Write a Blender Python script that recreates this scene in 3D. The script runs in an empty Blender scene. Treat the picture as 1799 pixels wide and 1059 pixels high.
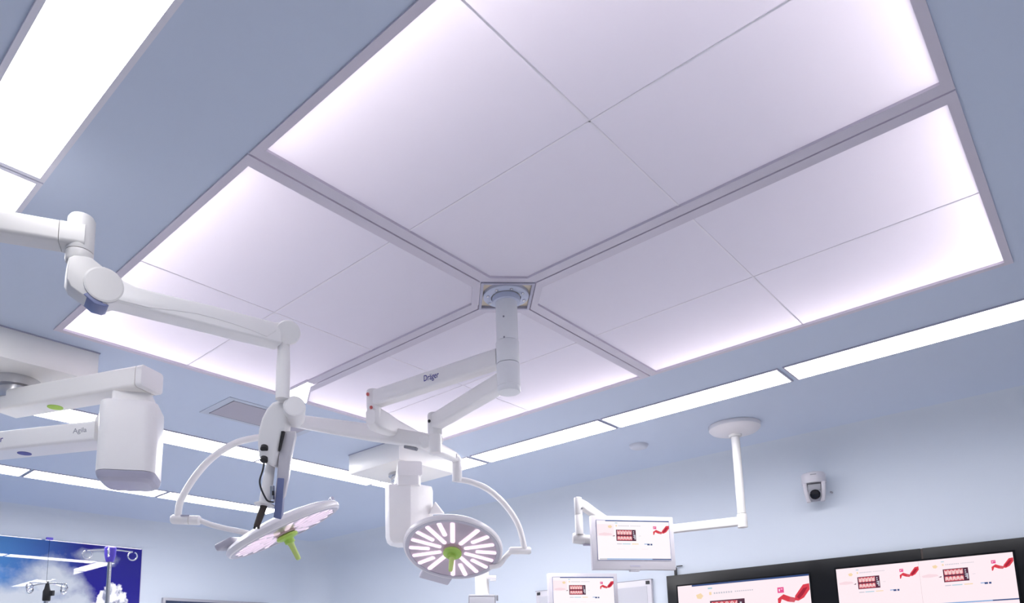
import bpy, bmesh, math, random
from mathutils import Vector, Matrix
random.seed(4)
scn = bpy.context.scene
COL = scn.collection
H0 = 1.4                      # lens height above the floor
PI = math.pi

# ------------------------------------------------------------------ camera geometry
FPX, CX, CY = 1276.705, 857.932, 954.897
YAW, PIT, ROL = math.radians(41.49857), math.radians(9.471132), math.radians(-1.4534728)
_f = Vector((math.cos(YAW)*math.cos(PIT), math.sin(YAW)*math.cos(PIT), math.sin(PIT)))
_r0 = Vector((math.sin(YAW), -math.cos(YAW), 0))
_d0 = _f.cross(_r0)
_c, _s = math.cos(ROL), math.sin(ROL)
RIGHT = _r0*_c - _d0*_s
DOWN = _r0*_s + _d0*_c
FWD = _f
CAMP = Vector((0, 0, H0))

def ray(px, py):
    return RIGHT*((px-CX)/FPX) + DOWN*((py-CY)/FPX) + FWD
def at(px, py, d):            # point at depth d along the view axis
    return CAMP + ray(px, py)*d
def onz(px, py, z):
    r = ray(px, py); return CAMP + r*((z-H0)/r.z)
def onx(px, py, x):
    r = ray(px, py); return CAMP + r*(x/r.x)
def ony(px, py, y):
    r = ray(px, py); return CAMP + r*(y/r.y)
def onplane(px, py, P, n):
    r = ray(px, py); return CAMP + r*((Vector(P)-CAMP).dot(n)/r.dot(n))
def hdir(deg):
    return Vector((math.cos(math.radians(deg)), math.sin(math.radians(deg)), 0))
Z = Vector((0, 0, 1))

# ------------------------------------------------------------------ materials
def mat(name, col, rough=.45, metal=0., spec=.5, emis=0., ecol=None, coat=0., noise=0.):
    m = bpy.data.materials.new(name); m.use_nodes = True
    nt = m.node_tree; b = nt.nodes['Principled BSDF']
    b.inputs['Base Color'].default_value = (*col, 1)
    b.inputs['Roughness'].default_value = rough
    b.inputs['Metallic'].default_value = metal
    b.inputs['Specular IOR Level'].default_value = spec
    b.inputs['Coat Weight'].default_value = coat
    if emis:
        b.inputs['Emission Color'].default_value = (*(ecol or col), 1)
        b.inputs['Emission Strength'].default_value = emis
    if noise:
        n = nt.nodes.new('ShaderNodeTexNoise'); n.inputs['Scale'].default_value = 35
        tc = nt.nodes.new('ShaderNodeTexCoord')
        nt.links.new(tc.outputs['Object'], n.inputs['Vector'])
        bp = nt.nodes.new('ShaderNodeBump'); bp.inputs['Strength'].default_value = noise
        bp.inputs['Distance'].default_value = .004
        nt.links.new(n.outputs['Fac'], bp.inputs['Height'])
        nt.links.new(bp.outputs['Normal'], b.inputs['Normal'])
    return m

M = {}
M['paint'] = mat('pale_blue_paint', (.62, .672, .742), .62, spec=.25, noise=.03)
M['ceil'] = mat('ceiling_blue_paint', (.575, .648, .775), .6, spec=.25, noise=.03)
M['floor'] = mat('blue_vinyl', (.57, .56, .57), .4, noise=.05)
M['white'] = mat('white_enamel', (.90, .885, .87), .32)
M['dimwhite'] = mat('white_enamel_darkened', (.66, .65, .64), .35)  # white enamel darkened in colour to offset strong light from nearby strips
M['warm'] = mat('cream_enamel', (.90, .88, .84), .35)
M['cool'] = mat('cool_white_enamel', (.86, .87, .88), .35)
M['offw'] = mat('grey_white_shell', (.78, .76, .78), .3)
M['frame'] = mat('anodised_frame', (.66, .62, .70), .4)
M['seam'] = mat('seam_grey', (.42, .42, .52), .5)
M['seamb'] = mat('seam_bar_white', (.90, .88, .92), .6)
M['dark'] = mat('dark_gap', (.05, .06, .10), .6)
M['black'] = mat('black_rubber', (.02, .02, .022), .5)
M['brown'] = mat('dark_grip', (.05, .035, .03), .55)
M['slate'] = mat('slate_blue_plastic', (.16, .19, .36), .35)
M['lav'] = mat('lavender_plastic', (.47, .46, .56), .35)
M['steel'] = mat('stainless', (.62, .62, .64), .22, metal=1.)
M['chrome'] = mat('chrome', (.85, .85, .88), .1, metal=1.)
M['purple'] = mat('purple_plastic', (.12, .08, .62), .3)
M['lime'] = mat('lime_silicone', (.38, .62, .10), .4)
M['limel'] = mat('pale_lime_sleeve', (.52, .70, .20), .4)
M['gdot'] = mat('green_marker', (.40, .63, .07), .5)
M['bdot'] = mat('blue_marker', (.10, .10, .36), .5)
M['red'] = mat('red_cap', (.62, .13, .12), .45)
M['navy'] = mat('navy_print', (.04, .04, .28), .5)
M['greyp'] = mat('grey_print', (.33, .33, .36), .5)
M['plate'] = mat('cream_plate', (.80, .71, .56), .5)
M['ringb'] = mat('blue_grey_ring', (.60, .64, .78), .35)
M['vent'] = mat('vent_grey', (.43, .41, .47), .5)
M['glassl'] = mat('lens_cover', (.30, .26, .45), .2)
M['rim'] = mat('lamp_rim', (.50, .49, .56), .35)
M['bglass'] = mat('black_glass', (.007, .008, .010), .22, spec=.12)
M['bezel'] = mat('white_bezel', (.62, .60, .64), .3)
M['board'] = mat('board_grey', (.52, .52, .56), .5)
M['camgrey'] = mat('camera_grey', (.30, .30, .33), .35)
M['lens'] = mat('camera_lens', (.01, .01, .015), .08)
M['tvf'] = mat('tv_frame', (.36, .36, .40), .35)
M['tvs'] = mat('tv_glass', (.03, .045, .09), .1)
STRIP = 15.0
EDGE = 2.0
M['strip'] = mat('light_diffuser', (.9, .9, .9), .5, emis=STRIP, ecol=(1, .97, .985))
M['strip_left'] = mat('light_diffuser_dimmed', (.9, .9, .9), .5, emis=4.8, ecol=(1, .975, .985))
M['lip'] = mat('pale_lip', (.74, .73, .80), .4)
M['led'] = mat('led_edge_strip', (.9, .9, .9), .5, emis=EDGE, ecol=(1, .93, .95))
M['bar'] = mat('led_bar', (.9, .8, .85), .4, emis=.55, ecol=(1, .80, .90))
M['cavity'] = mat('plenum_white', (.93, .91, .93), .8, spec=0)

def diffuser_material():
    m = bpy.data.materials.new('frosted_diffuser'); m.use_nodes = True
    nt = m.node_tree; nt.nodes.clear()
    out = nt.nodes.new('ShaderNodeOutputMaterial')
    tr = nt.nodes.new('ShaderNodeBsdfTranslucent'); tr.inputs['Color'].default_value = (.92, .89, .93, 1)
    df = nt.nodes.new('ShaderNodeBsdfDiffuse'); df.inputs['Color'].default_value = (.82, .84, .91, 1)
    mx = nt.nodes.new('ShaderNodeMixShader'); mx.inputs[0].default_value = .5
    nt.links.new(tr.outputs[0], mx.inputs[1]); nt.links.new(df.outputs[0], mx.inputs[2])
    nt.links.new(mx.outputs[0], out.inputs[0])
    return m
M['diff'] = diffuser_material()

# ------------------------------------------------------------------ mesh builder
class MB:
    def __init__(s): s.bm = bmesh.new(); s.mats = []
    def vs(s, pts): return [s.bm.verts.new(p) for p in pts]
    def face(s, pts, mi=0):
        f = s.bm.faces.new(s.vs(pts)); f.material_index = mi; return f
    def loft(s, rings, cap=True, closed=True):
        R = [s.vs(r) for r in rings]; n = len(R[0])
        for a, b in zip(R[:-1], R[1:]):
            for i in range(n if closed else n-1):
                j = (i+1) % n
                try: s.bm.faces.new((a[i], a[j], b[j], b[i]))
                except ValueError: pass
        if cap:
            for r in (R[0], R[-1]):
                try: s.bm.faces.new(r)
                except ValueError: pass
        return s
    def box(s, c, size, ax=None):
        c = Vector(c); a = ax or (Vector((1, 0, 0)), Vector((0, 1, 0)), Z)
        x, y, z = a[0]*size[0]/2, a[1]*size[1]/2, a[2]*size[2]/2
        return s.loft([[c-x-y+k*z, c+x-y+k*z, c+x+y+k*z, c-x+y+k*z] for k in (-1, 1)])
    def bb(s, lo, hi):
        lo, hi = Vector(lo), Vector(hi)
        return s.box((lo+hi)/2, hi-lo)
    def prism(s, poly, ext):
        poly = [Vector(p) for p in poly]; ext = Vector(ext)
        return s.loft([poly, [p+ext for p in poly]])
    def tube(s, path, rad, n=16, cap=True):
        path = [Vector(p) for p in path]
        if not isinstance(rad, (list, tuple)): rad = [rad]*len(path)
        rings = []; ref = None
        for i, p in enumerate(path):
            t = (path[min(i+1, len(path)-1)] - path[max(i-1, 0)]).normalized()
            if ref is None:
                ref = t.cross(Z) if abs(t.z) < .95 else t.cross(Vector((1, 0, 0)))
            ref = (ref - t*ref.dot(t)).normalized(); b = t.cross(ref)
            rings.append([p + (ref*math.cos(2*PI*k/n) + b*math.sin(2*PI*k/n))*rad[i] for k in range(n)])
        return s.loft(rings, cap)
    def lathe(s, o, ax, prof, n=40, cap=True):
        o = Vector(o); ax = Vector(ax).normalized()
        u = (ax.cross(Z) if abs(ax.z) < .95 else ax.cross(Vector((1, 0, 0)))).normalized(); v = ax.cross(u)
        return s.loft([[o + ax*h + (u*math.cos(2*PI*k/n) + v*math.sin(2*PI*k/n))*max(r, 1e-4) for k in range(n)] for r, h in prof], cap)
    def rrect(s, c, ax, w, h, r, seg=5):     # rounded rectangle ring, plane spanned by ax[0], ax[1]
        pts = []
        for (sx, sy, a0) in ((1, 1, 0), (-1, 1, 90), (-1, -1, 180), (1, -1, 270)):
            for k in range(seg+1):
                a = math.radians(a0+90*k/seg)
                pts.append(Vector(c) + ax[0]*(sx*(w/2-r)+r*math.cos(a)) + ax[1]*(sy*(h/2-r)+r*math.sin(a)))
        return pts
    def bevel(s, w, seg=3, ang=35):
        s.bm.normal_update()
        bmesh.ops.recalc_face_normals(s.bm, faces=s.bm.faces)
        es = [e for e in s.bm.edges if len(e.link_faces) == 2 and e.calc_face_angle(0) > math.radians(ang)]
        bmesh.ops.bevel(s.bm, geom=es, offset=w, segments=seg, profile=.5, affect='EDGES', clamp_overlap=True)
        return s
    def build(s, name, m, parent=None, smooth=True, ang=38, recalc=True):
        if recalc: bmesh.ops.recalc_face_normals(s.bm, faces=s.bm.faces)
        off = Vector((0, 0, 0)); p = parent
        while p is not None: off += p.location; p = p.parent
        me = bpy.data.meshes.new(name)
        own = None
        if parent is None:                      # origin at the base of a top-level mesh
            vv = [v.co for v in s.bm.verts]
            own = Vector(((min(v.x for v in vv)+max(v.x for v in vv))/2, (min(v.y for v in vv)+max(v.y for v in vv))/2, min(v.z for v in vv)))
            off = own
        bmesh.ops.translate(s.bm, verts=s.bm.verts, vec=-off)
        s.bm.to_mesh(me); s.bm.free()
        for q in (m if isinstance(m, (list, tuple)) else [m]): me.materials.append(M[q] if isinstance(q, str) else q)
        if smooth:
            me.polygons.foreach_set('use_smooth', [True]*len(me.polygons))
            me.set_sharp_from_angle(angle=math.radians(ang))
        o = bpy.data.objects.new(name, me); COL.objects.link(o)
        if own is not None: o.location = own
        o.parent = parent
        return o

def tag(o, label, cat, group=None):
    o['label'] = label; o['category'] = cat
    if group: o['group'] = group
    return o
def thing(name, loc, label, cat, group=None):
    o = bpy.data.objects.new(name, None); COL.objects.link(o); o.location = loc
    o.empty_display_size = .1
    return tag(o, label, cat, group)
def struct(o): o['kind'] = 'structure'; return o

def lettering(name, text, origin, xdir, ydir, height, m, parent, shear=0., xs=1.):
    cu = bpy.data.curves.new(name, 'FONT'); cu.body = text; cu.size = 1; cu.extrude = .01; cu.offset = .008
    cu.resolution_u = 3; cu.shear = shear
    t = bpy.data.objects.new(name+'_tmp', cu); COL.objects.link(t)
    dg = bpy.context.evaluated_depsgraph_get(); dg.update()
    me = bpy.data.meshes.new_from_object(t.evaluated_get(dg))
    COL.objects.unlink(t); bpy.data.objects.remove(t)
    xd = Vector(xdir).normalized(); yd = Vector(ydir).normalized(); zd = xd.cross(yd)
    off = Vector((0, 0, 0)); p = parent
    while p is not None: off += p.location; p = p.parent
    k = height/.7
    for v in me.vertices:
        c = v.co.copy()
        v.co = Vector(origin) - off + xd*c.x*k*xs + yd*c.y*k + zd*c.z*k*.3
    me.materials.clear(); me.materials.append(M[m]); me.name = name
    o = bpy.data.objects.new(name, me); COL.objects.link(o); o.parent = parent
    return o

def arc_pts(ctrl, n=24):       # Catmull-Rom through control points
    P = [Vector(c) for c in ctrl]; P = [2*P[0]-P[1]] + P + [2*P[-1]-P[-2]]
    out = []
    for i in range(1, len(P)-2):
        for k in range(n):
            t = k/n
            out.append(.5*((2*P[i]) + (P[i+1]-P[i-1])*t + (2*P[i-1]-5*P[i]+4*P[i+1]-P[i+2])*t*t + (3*P[i]-P[i-1]-3*P[i+1]+P[i+2])*t**3))
    out.append(P[-2]); return out

# ------------------------------------------------------------------ room
ZC = 3.0
XW, YW = 5.6, 7.95
XL, YN = -3.2, -3.2
CR = .26
CANX0, CANX1, CANY0, CANY1 = 1.05, 3.563, .196, 3.609
CCX, CCY = 2.294, 1.889

b = MB(); b.bb((XL, YN, -.06), (XW, YW, 0)); struct(b.build('floor', 'floor', smooth=False))
b = MB()                       # ceiling with the opening for the laminar-flow field
xs = [XL, CANX0+.012, CANX1-.012, XW]; ys = [YN, CANY0+.012, CANY1-.012, YW]
b.bb((XL, YN, ZC), (xs[1], YW, ZC+.03)); b.bb((xs[2], YN, ZC), (XW, YW, ZC+.03))
b.bb((xs[1], YN, ZC), (xs[2], ys[1], ZC+.03)); b.bb((xs[1], ys[2], ZC), (xs[2], YW, ZC+.03))
ceil_o = struct(b.build('ceiling', 'ceil', smooth=False))
b = MB()                       # plenum box above the opening
x0, x1, y0, y1, zt = CANX0+.004, CANX1-.004, CANY0+.004, CANY1-.004, ZC+.19
for lo, hi in (((x0-.03, y0-.03, zt), (x1+.03, y1+.03, zt+.03)), ((x0-.03, y0-.03, ZC+.032), (x0, y1+.03, zt)), ((x1, y0-.03, ZC+.032), (x1+.03, y1+.03, zt)),
               ((x0, y0-.03, ZC+.032), (x1, y0, zt)), ((x0, y1, ZC+.032), (x1, y1+.03, zt))):
    b.bb(lo, hi)
struct(b.build('ceiling_recess', 'cavity', smooth=False))

def wall(name, prof_dir, along0, along1, base):
    """wall slab with a small cove running into the ceiling; prof_dir points into the room"""
    d = Vector(prof_dir)
    prof = [(0, 0), (0, ZC-CR)]
    prof += [(CR-CR*math.cos(a*PI/2/8), ZC-CR+CR*math.sin(a*PI/2/8)) for a in range(1, 9)]
    prof += [(CR, ZC+.03), (-.08, ZC+.03), (-.08, 0)]
    b = MB()
    b.loft([[Vector(e) + Vector(base) + d*p[0] + Z*p[1] for p in prof] for e in (along0, along1)])
    return struct(b.build(name, 'paint'))
wall('wall_right', (-1, 0, 0), (0, YN, 0), (0, YW, 0), (XW, 0, 0))
wall('wall_far', (0, -1, 0), (XL, 0, 0), (XW, 0, 0), (0, YW, 0))
wall('wall_left', (1, 0, 0), (0, YN, 0), (0, YW, 0), (XL, 0, 0))
wall('wall_near', (0, 1, 0), (XL, 0, 0), (XW, 0, 0), (0, YN, 0))
b = MB()                       # rounded vertical corner between the two far walls
rc = .36
pr = [(0, 0), (0, ZC-CR)] + [(CR-CR*math.cos(a*PI/2/8), ZC-CR+CR*math.sin(a*PI/2/8)) for a in range(1, 9)]
b.loft([[Vector((XW-rc+(rc-p)*math.sin(a*PI/2/14), YW-rc+(rc-p)*math.cos(a*PI/2/14), z)) for p, z in pr] for a in range(15)], cap=False, closed=False)
struct(b.build('trim_1', 'paint'))

# ------------------------------------------------------------------ strip lights
def strip_light(x0, x1, y0, y1, label, group='recessed ceiling light panels', f=.0095, dm='strip', fm='lav'):
    r = thing('ceiling_light', ((x0+x1)/2, (y0+y1)/2, ZC), label, 'ceiling light', group)
    z0, z1 = ZC-.008, ZC+.012
    b = MB()
    b.bb((x0-f, y0-f, z0), (x0, y1+f, z1)); b.bb((x1, y0-f, z0), (x1+f, y1+f, z1))
    b.bb((x0, y0-f, z0), (x1, y0, z1)); b.bb((x0, y1, z0), (x1, y1+f, z1))
    b.build('frame', fm, r, smooth=False)
    b = MB(); b.bb((x0, y0, ZC-.006), (x1, y1, ZC-.001)); b.build('diffuser', dm, r, smooth=False)
    return r
G = .020
NX0, NX1 = .442, .648
RX0, RX1 = 3.992, 4.224
FY0, FY1 = 4.672, 4.935
OY0, OY1 = 6.31, 6.572
strip_light(NX0, NX1, 1.3+G, 2.495-G, 'wide bright ceiling light panel running to the upper left corner', f=.0165, dm='strip_left', fm='lip')
strip_light(NX0, NX1, .1+G, 1.3-G, 'ceiling light panel nearest overhead, just out of the picture at upper left', f=.0165, dm='strip_left', fm='lip')
strip_light(NX0, NX1, 2.495+G, 3.70-G, 'ceiling light panel cut off just above the white boom arm at left', f=.0165, dm='strip_left', fm='lip')
for k, lab in ((.117, 'longest ceiling light panel in the right row, running out of the right edge'),
               (1.317, 'middle ceiling light panel of the right row, above the round pole mount'),
               (2.51, 'ceiling light panel of the right row ending above the right surgical lamp arm'),
               (3.715, 'short ceiling light panel at the far corner behind the surgical lamp joint')):
    strip_light(RX0, RX1, k+G, k+1.195-G, lab)
for x0, x1, lab in ((.46, 1.70, 'ceiling light panel showing between the two white pendant arms at left'),
                    (1.73, 2.865, 'ceiling light panel behind the curved lamp arm and monitor boom head'),
                    (2.885, 3.97, 'ceiling light panel between the monitor boom and the square ceiling cover')):
    strip_light(x0, x1, FY0, FY1, lab)
for x0, x1, lab in ((.66, 1.748, 'ceiling light panel at the left edge below the lower pendant arm'),
                    (1.782, 2.826, 'ceiling light panel passing below the white rounded pendant head'),
                    (2.860, 3.985, 'ceiling light panel behind the black handle grip and curved arm end')):
    strip_light(x0, x1, OY0, OY1, lab)
for x0, x1 in ((.66, 1.75), (1.79, 2.88)):
    strip_light(x0, x1, -1.12, -.88, 'ceiling light panel of the row behind the viewer, out of the picture', 'ceiling lights behind the viewer')

# ------------------------------------------------------------------ laminar-flow canopy: four framed diffuser fields round a hub
HALF = .166
def inset(poly, w):
    P = [Vector((p[0], p[1])) for p in poly]; n = len(P)
    area = sum(P[i].x*P[(i+1) % n].y - P[(i+1) % n].x*P[i].y for i in range(n))
    sg = 1 if area > 0 else -1
    L = []
    for i in range(n):
        d = (P[(i+1) % n]-P[i]).normalized(); nn = Vector((-d.y, d.x))*sg
        L.append((P[i]+nn*w[i], d))
    out = []
    for i in range(n):
        (p, d), (q, e) = L[i-1], L[i]
        c = d.x*e.y-d.y*e.x
        t = ((q-p).x*e.y-(q-p).y*e.x)/c
        out.append(p+d*t)
    return out
SX, SY = (1.68, 2.92), (1.037, 2.748)
def canopy_panel(poly, wid, outer, sx, sy, label):
    """poly: outline, wid: lip width of each edge, outer: indices of the edges that carry an LED strip"""
    cx = sum(p[0] for p in poly)/len(poly); cy = sum(p[1] for p in poly)/len(poly)
    r = thing('ceiling_canopy_panel', (cx, cy, ZC), label, 'light panel', 'quarter fields of the illuminated ceiling canopy')
    inn = inset(poly, wid); n = len(poly)
    b = MB()
    za, zb = ZC-.006, ZC+.016
    O = [[b.bm.verts.new((p[0], p[1], z)) for p in poly] for z in (za, zb)]
    I = [[b.bm.verts.new((p.x, p.y, z)) for p in inn] for z in (za, zb)]
    for i in range(n):
        j = (i+1) % n
        b.bm.faces.new((O[0][i], O[0][j], I[0][j], I[0][i])); b.bm.faces.new((O[1][i], O[1][j], I[1][j], I[1][i]))
        b.bm.faces.new((O[0][i], O[0][j], O[1][j], O[1][i])); b.bm.faces.new((I[0][i], I[0][j], I[1][j], I[1][i]))
    b.build('frame', 'frame', r, smooth=False)
    # diffuser tiles
    t = bmesh.new(); t.faces.new([t.verts.new((p.x, p.y, 0)) for p in inset(poly, [w*.6 for w in wid])])
    for co, no in (((sx, 0, 0), (1, 0, 0)), ((0, sy, 0), (0, 1, 0))):
        bmesh.ops.bisect_plane(t, geom=list(t.verts)+list(t.edges)+list(t.faces), plane_co=co, plane_no=no)
    for f in list(t.faces):
        b = MB(); b.face([(v.co.x, v.co.y, ZC+.004) for v in f.verts])
        b.build('diffuser_tile', 'diff', r, smooth=False)
    t.free()
    xs_ = [p.x for p in inn]; ys_ = [p.y for p in inn]
    b = MB(); b.bb((sx-.003, min(ys_), ZC+.0015), (sx+.003, max(ys_), ZC+.0035)); b.bb((min(xs_), sy-.003, ZC+.0015), (max(xs_), sy+.003, ZC+.0035))
    b.build('seam_bar', 'seamb', r, smooth=False)
    for i in outer:
        p, q = Vector((*poly[i], 0)), Vector((*poly[(i+1) % n], 0)); d = (q-p).normalized()
        nn = Vector((-d.y, d.x, 0))
        if nn.dot(Vector((cx, cy, 0))-p) < 0: nn = -nn
        c = (p+q)/2 + nn*.013 + Z*(ZC+.075)
        b = MB(); b.box(c, ((q-p).length-.08, .012, .10), (d, nn, Z)); b.build('led_strip', 'led', r, smooth=False)
    return r
g = .004
def quad(sxn, syn):
    X = CANX1 if sxn > 0 else CANX0; Y = CANY1 if syn > 0 else CANY0
    return X, Y
LO, LS = .029, .047
# near left (big field at the top of the picture)
canopy_panel([(CANX0, CANY0), (CCX-g, CANY0), (CCX-g, CCY-HALF), (CCX-HALF, CCY-g), (CANX0, CCY-g)], [LO, LS, .03, LS, LO], (0, 4), SX[0], SY[0],
             'largest glowing canopy field, cut off by the top edge, beyond the hub')
canopy_panel([(CCX+g, CANY0), (CANX1, CANY0), (CANX1, CCY-g), (CCX+HALF, CCY-g), (CCX+g, CCY-HALF)], [LO, LO, LS, .03, LS], (0, 1), SX[1], SY[0],
             'glowing canopy field on the right side of the central ceiling column')
canopy_panel([(CANX0, CCY+g), (CCX-HALF, CCY+g), (CCX-g, CCY+HALF), (CCX-g, 3.316), (2.247, 3.316), (2.247, CANY1), (CANX0, CANY1)], [LS, .03, LS, .012, .012, LO, LO], (5, 6), SX[0], SY[1],
             'glowing canopy field on the left, crossed by the white boom arm')
canopy_panel([(CCX+HALF, CCY+g), (CANX1, CCY+g), (CANX1, CANY1), (2.44, CANY1), (CCX+g, 3.36), (CCX+g, CCY+HALF)], [LS, LO, LO, .008, LS, .03], (1, 2), SX[1], SY[1],
             'glowing canopy field at the far corner, behind the lettered lamp arm')
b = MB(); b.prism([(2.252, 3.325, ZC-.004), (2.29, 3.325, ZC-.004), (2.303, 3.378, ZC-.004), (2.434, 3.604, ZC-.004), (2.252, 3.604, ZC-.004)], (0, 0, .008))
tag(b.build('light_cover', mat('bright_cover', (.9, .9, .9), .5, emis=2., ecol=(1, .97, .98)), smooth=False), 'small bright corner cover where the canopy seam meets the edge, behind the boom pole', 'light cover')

# hub: bright frame, cream plate, flange
hub = thing('canopy_hub', (CCX, CCY, ZC), 'square hub plate with pale frame in the middle of the canopy', 'ceiling plate')
def diamond(r, z): return [Vector((CCX-r, CCY, z)), Vector((CCX, CCY-r, z)), Vector((CCX+r, CCY, z)), Vector((CCX, CCY+r, z))]
b = MB(); b.loft([diamond(.163, ZC+.014), diamond(.163, ZC-.010), diamond(.146, ZC-.010), diamond(.146, ZC+.014)], cap=False); b.build('frame', 'lav', hub, smooth=False)
b = MB(); b.loft([diamond(.147, ZC+.004), diamond(.147, ZC+.012)]); b.build('plate', 'plate', hub, smooth=False)
b = MB(); b.lathe((CCX, CCY, ZC-.002), -Z, [(.10, -.006), (.10, .008), (.094, .012), (.066, .012), (.066, -.006)], 48, cap=False); b.build('ring', 'ringb', hub)
for k in range(8):
    a = k*PI/4+.2
    b = MB(); b.lathe((CCX+.082*math.cos(a), CCY+.082*math.sin(a), ZC-.013), -Z, [(.007, 0), (.007, .005), (.004, .007)], 8); b.build('bolt', 'steel', hub)

# ------------------------------------------------------------------ central ceiling column
PC = (CCX, CCY)
col = thing('ceiling_column', (CCX, CCY, ZC), 'round pale column hanging from the canopy hub', 'ceiling column')
b = MB(); b.lathe((CCX, CCY, 0), Z, [(.060, 2.962), (.062, 2.972), (.062, 2.986), (.056, 2.988)], 40, cap=True); b.build('flange', 'ringb', col)
b = MB(); b.lathe((CCX, CCY, 0), Z, [(.0475, 2.780), (.0475, 2.965)], 40); b.build('tube', 'cool', col)
for px, py in ((885, 556), (888, 595), (875, 612)):
    dirv = (ray(px, py)*Vector((1, 1, 0)));
    P = at(px, py, 3.13)
    o = Vector((P.x-CCX, P.y-CCY, 0)).normalized()
    b = MB(); b.lathe(Vector((CCX, CCY, P.z)) + o*.046, o, [(.0042, 0), (.0042, .003), (.002, .004)], 10); b.build('screw', 'camgrey', col)

def hbeam(p0, p1, w, h, r=.012):
    p0, p1 = Vector(p0), Vector(p1); d = (p1-p0).normalized(); sd = d.cross(Z).normalized(); up = sd.cross(d)
    b = MB(); b.loft([b.rrect(p, (sd, up), w, h, r) for p in (p0, p1)]); return b

# ---------------- lamp head
def clear_cover():
    if 'clear_cover' in bpy.data.materials: return bpy.data.materials['clear_cover']
    m = bpy.data.materials.new('clear_cover'); m.use_nodes = True; nt = m.node_tree; nt.nodes.clear()
    o = nt.nodes.new('ShaderNodeOutputMaterial'); t = nt.nodes.new('ShaderNodeBsdfTransparent'); t.inputs[0].default_value = (.93, .89, .95, 1)
    g_ = nt.nodes.new('ShaderNodeBsdfGlossy'); g_.inputs['Roughness'].default_value = .06
    fr = nt.nodes.new('ShaderNodeFresnel'); fr.inputs[0].default_value = 1.45; mx = nt.nodes.new('ShaderNodeMixShader')
    nt.links.new(fr.outputs[0], mx.inputs[0]); nt.links.new(t.outputs[0], mx.inputs[1]); nt.links.new(g_.outputs[0], mx.inputs[2]); nt.links.new(mx.outputs[0], o.inputs[0])
    return m
def lamp_head(root, O, n, u, R, ctrl_angle, mark_angle, back=.012, cr=1.06):
    """O centre of the lit face, n facing direction, u = picture-right direction in the face"""
    n = Vector(n).normalized(); u = Vector(u); u = (u-n*u.dot(n)).normalized(); v = n.cross(u)
    if v.z < 0: v = -v
    b = MB(); b.lathe(O, n, [(.0, -.075), (.30*R, -.074), (.55*R, -.066), (.80*R, -.050), (.95*R, -.034), (R, -.018), (1.0*R, -.002), (.985*R, .008), (.955*R, .012), (.945*R, .006)], 64)
    hd = b.build('lamp_head', 'offw', root, ang=30)
    b = MB(); b.lathe(O, n, [(.955*R, .011), (.94*R, .0145), (.885*R, .013), (.865*R, .002), (.875*R, -.004)], 64, cap=False); b.build('rim', 'rim', hd)
    b = MB(); b.lathe(O, n, [(.88*R, .000), (.6*R, .002), (.0, .003)], 48, cap=False); b.build('lens_cover', 'glassl', hd)
    for k in range(20):
        if k in (9, 19): continue
        a = math.radians(90 + mark_angle + 18*k)
        d = u*math.cos(a) + v*math.sin(a); t = n.cross(d)
        r0, r1 = (.24, .86) if k % 2 == 0 else (.46, .875)
        w = .092*R
        b = MB(); c = O + d*(r0+r1)/2*R + n*.006
        b.loft([b.rrect(c+n*z, (d, t), (r1-r0)*R, w*q, w*q*.38, 3) for z, q in ((-.002, 1), (.004, 1), (.006, .8))]); b.build('led_bar', 'bar', hd)
    b = MB(); b.lathe(O, n, [(.882*R, .0118), (.5*R, .0128), (.19*R, .0132)], 48, cap=False); cc = b.build('clear_cover', clear_cover(), hd, smooth=True, recalc=False)
    if cc.data.polygons[0].normal.dot(n) < 0: cc.data.flip_normals()
    b = MB(); b.lathe(O, n, [(.20*R, .002), (.20*R, .010), (.16*R, .018), (.15*R, .018)], 32); b.build('handle_socket', mat('pink_socket', (.75, .55, .62), .4), hd)
    b = MB(); b.lathe(O, n, [(.135*R, .018), (.185*R, .026), (.185*R, .040), (.13*R, .046), (.085*R, .050), (.085*R, .070), (.058*R, .074)], 32); b.build('handle_flange', 'lime', hd)
    b = MB(); b.lathe(O, n, [(.060*R, .072), (.050*R, .085), (.044*R, .158), (.038*R, .170), (.02*R, .174)], 24); b.build('handle', 'limel', hd)
    a = math.radians(ctrl_angle); d = u*math.cos(a)+v*math.sin(a); t = n.cross(d)
    b = MB(); b.box(O + d*(R*cr) - n*back, (.105, .21, .040), (d, t, n)); b.bevel(.012); cb = b.build('control_box', 'rim', hd)
    b = MB(); b.box(O + d*(R*(cr+.055)-.002) - n*(back-.004), (.004, .05, .014), (d, t, n)); b.box(O + d*(R*(cr+.055)) - n*(back-.004), (.004, .02, .01), (d, t, n)); b.build('keypad', 'bezel', hd)
    a += PI; d = u*math.cos(a)+v*math.sin(a); t = n.cross(d)
    a2 = math.radians(72 + mark_angle); d2 = u*math.cos(a2)+v*math.sin(a2); t2 = n.cross(d2)
    b = MB(); b.box(O + d2*R*.80 + n*.004, (.012, .07, .002), (d2, t2, n)); b.build('maker_mark', 'navy', hd)
    return hd, u, v

# ---------------- right lamp: upper arm, spring arm, yoke, head
E1 = onz(657, 699, H0+1.305)
sl = thing('surgical_lamp', (CCX, CCY, 2.75), 'lit round surgical lamp facing the viewer, hung on the upper lettered arm', 'surgical lamp', 'surgical lamps on the central column')
b = MB(); b.lathe((CCX, CCY, 0), Z, [(.049, 2.679), (.0505, 2.682), (.0505, 2.775), (.049, 2.778)], 40); b.build('collar', 'cool', sl)
d1 = Vector((E1.x-CCX, E1.y-CCY, 0)); L1 = d1.length; d1.normalize()
za = 2.708
b = hbeam((CCX+d1.x*.045, CCY+d1.y*.045, za+.008), (E1.x, E1.y, za-.012), .062, .082, .014); b.build('upper_arm', 'white', sl)
sd = d1.cross(Z); sd = sd if sd.dot(ray(757, 662)) < 0 else -sd
xd = -d1 if (-d1).dot(RIGHT) > 0 else d1
P = onplane(744, 670, Vector((CCX, CCY, za)) + sd*.032, sd)
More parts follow.
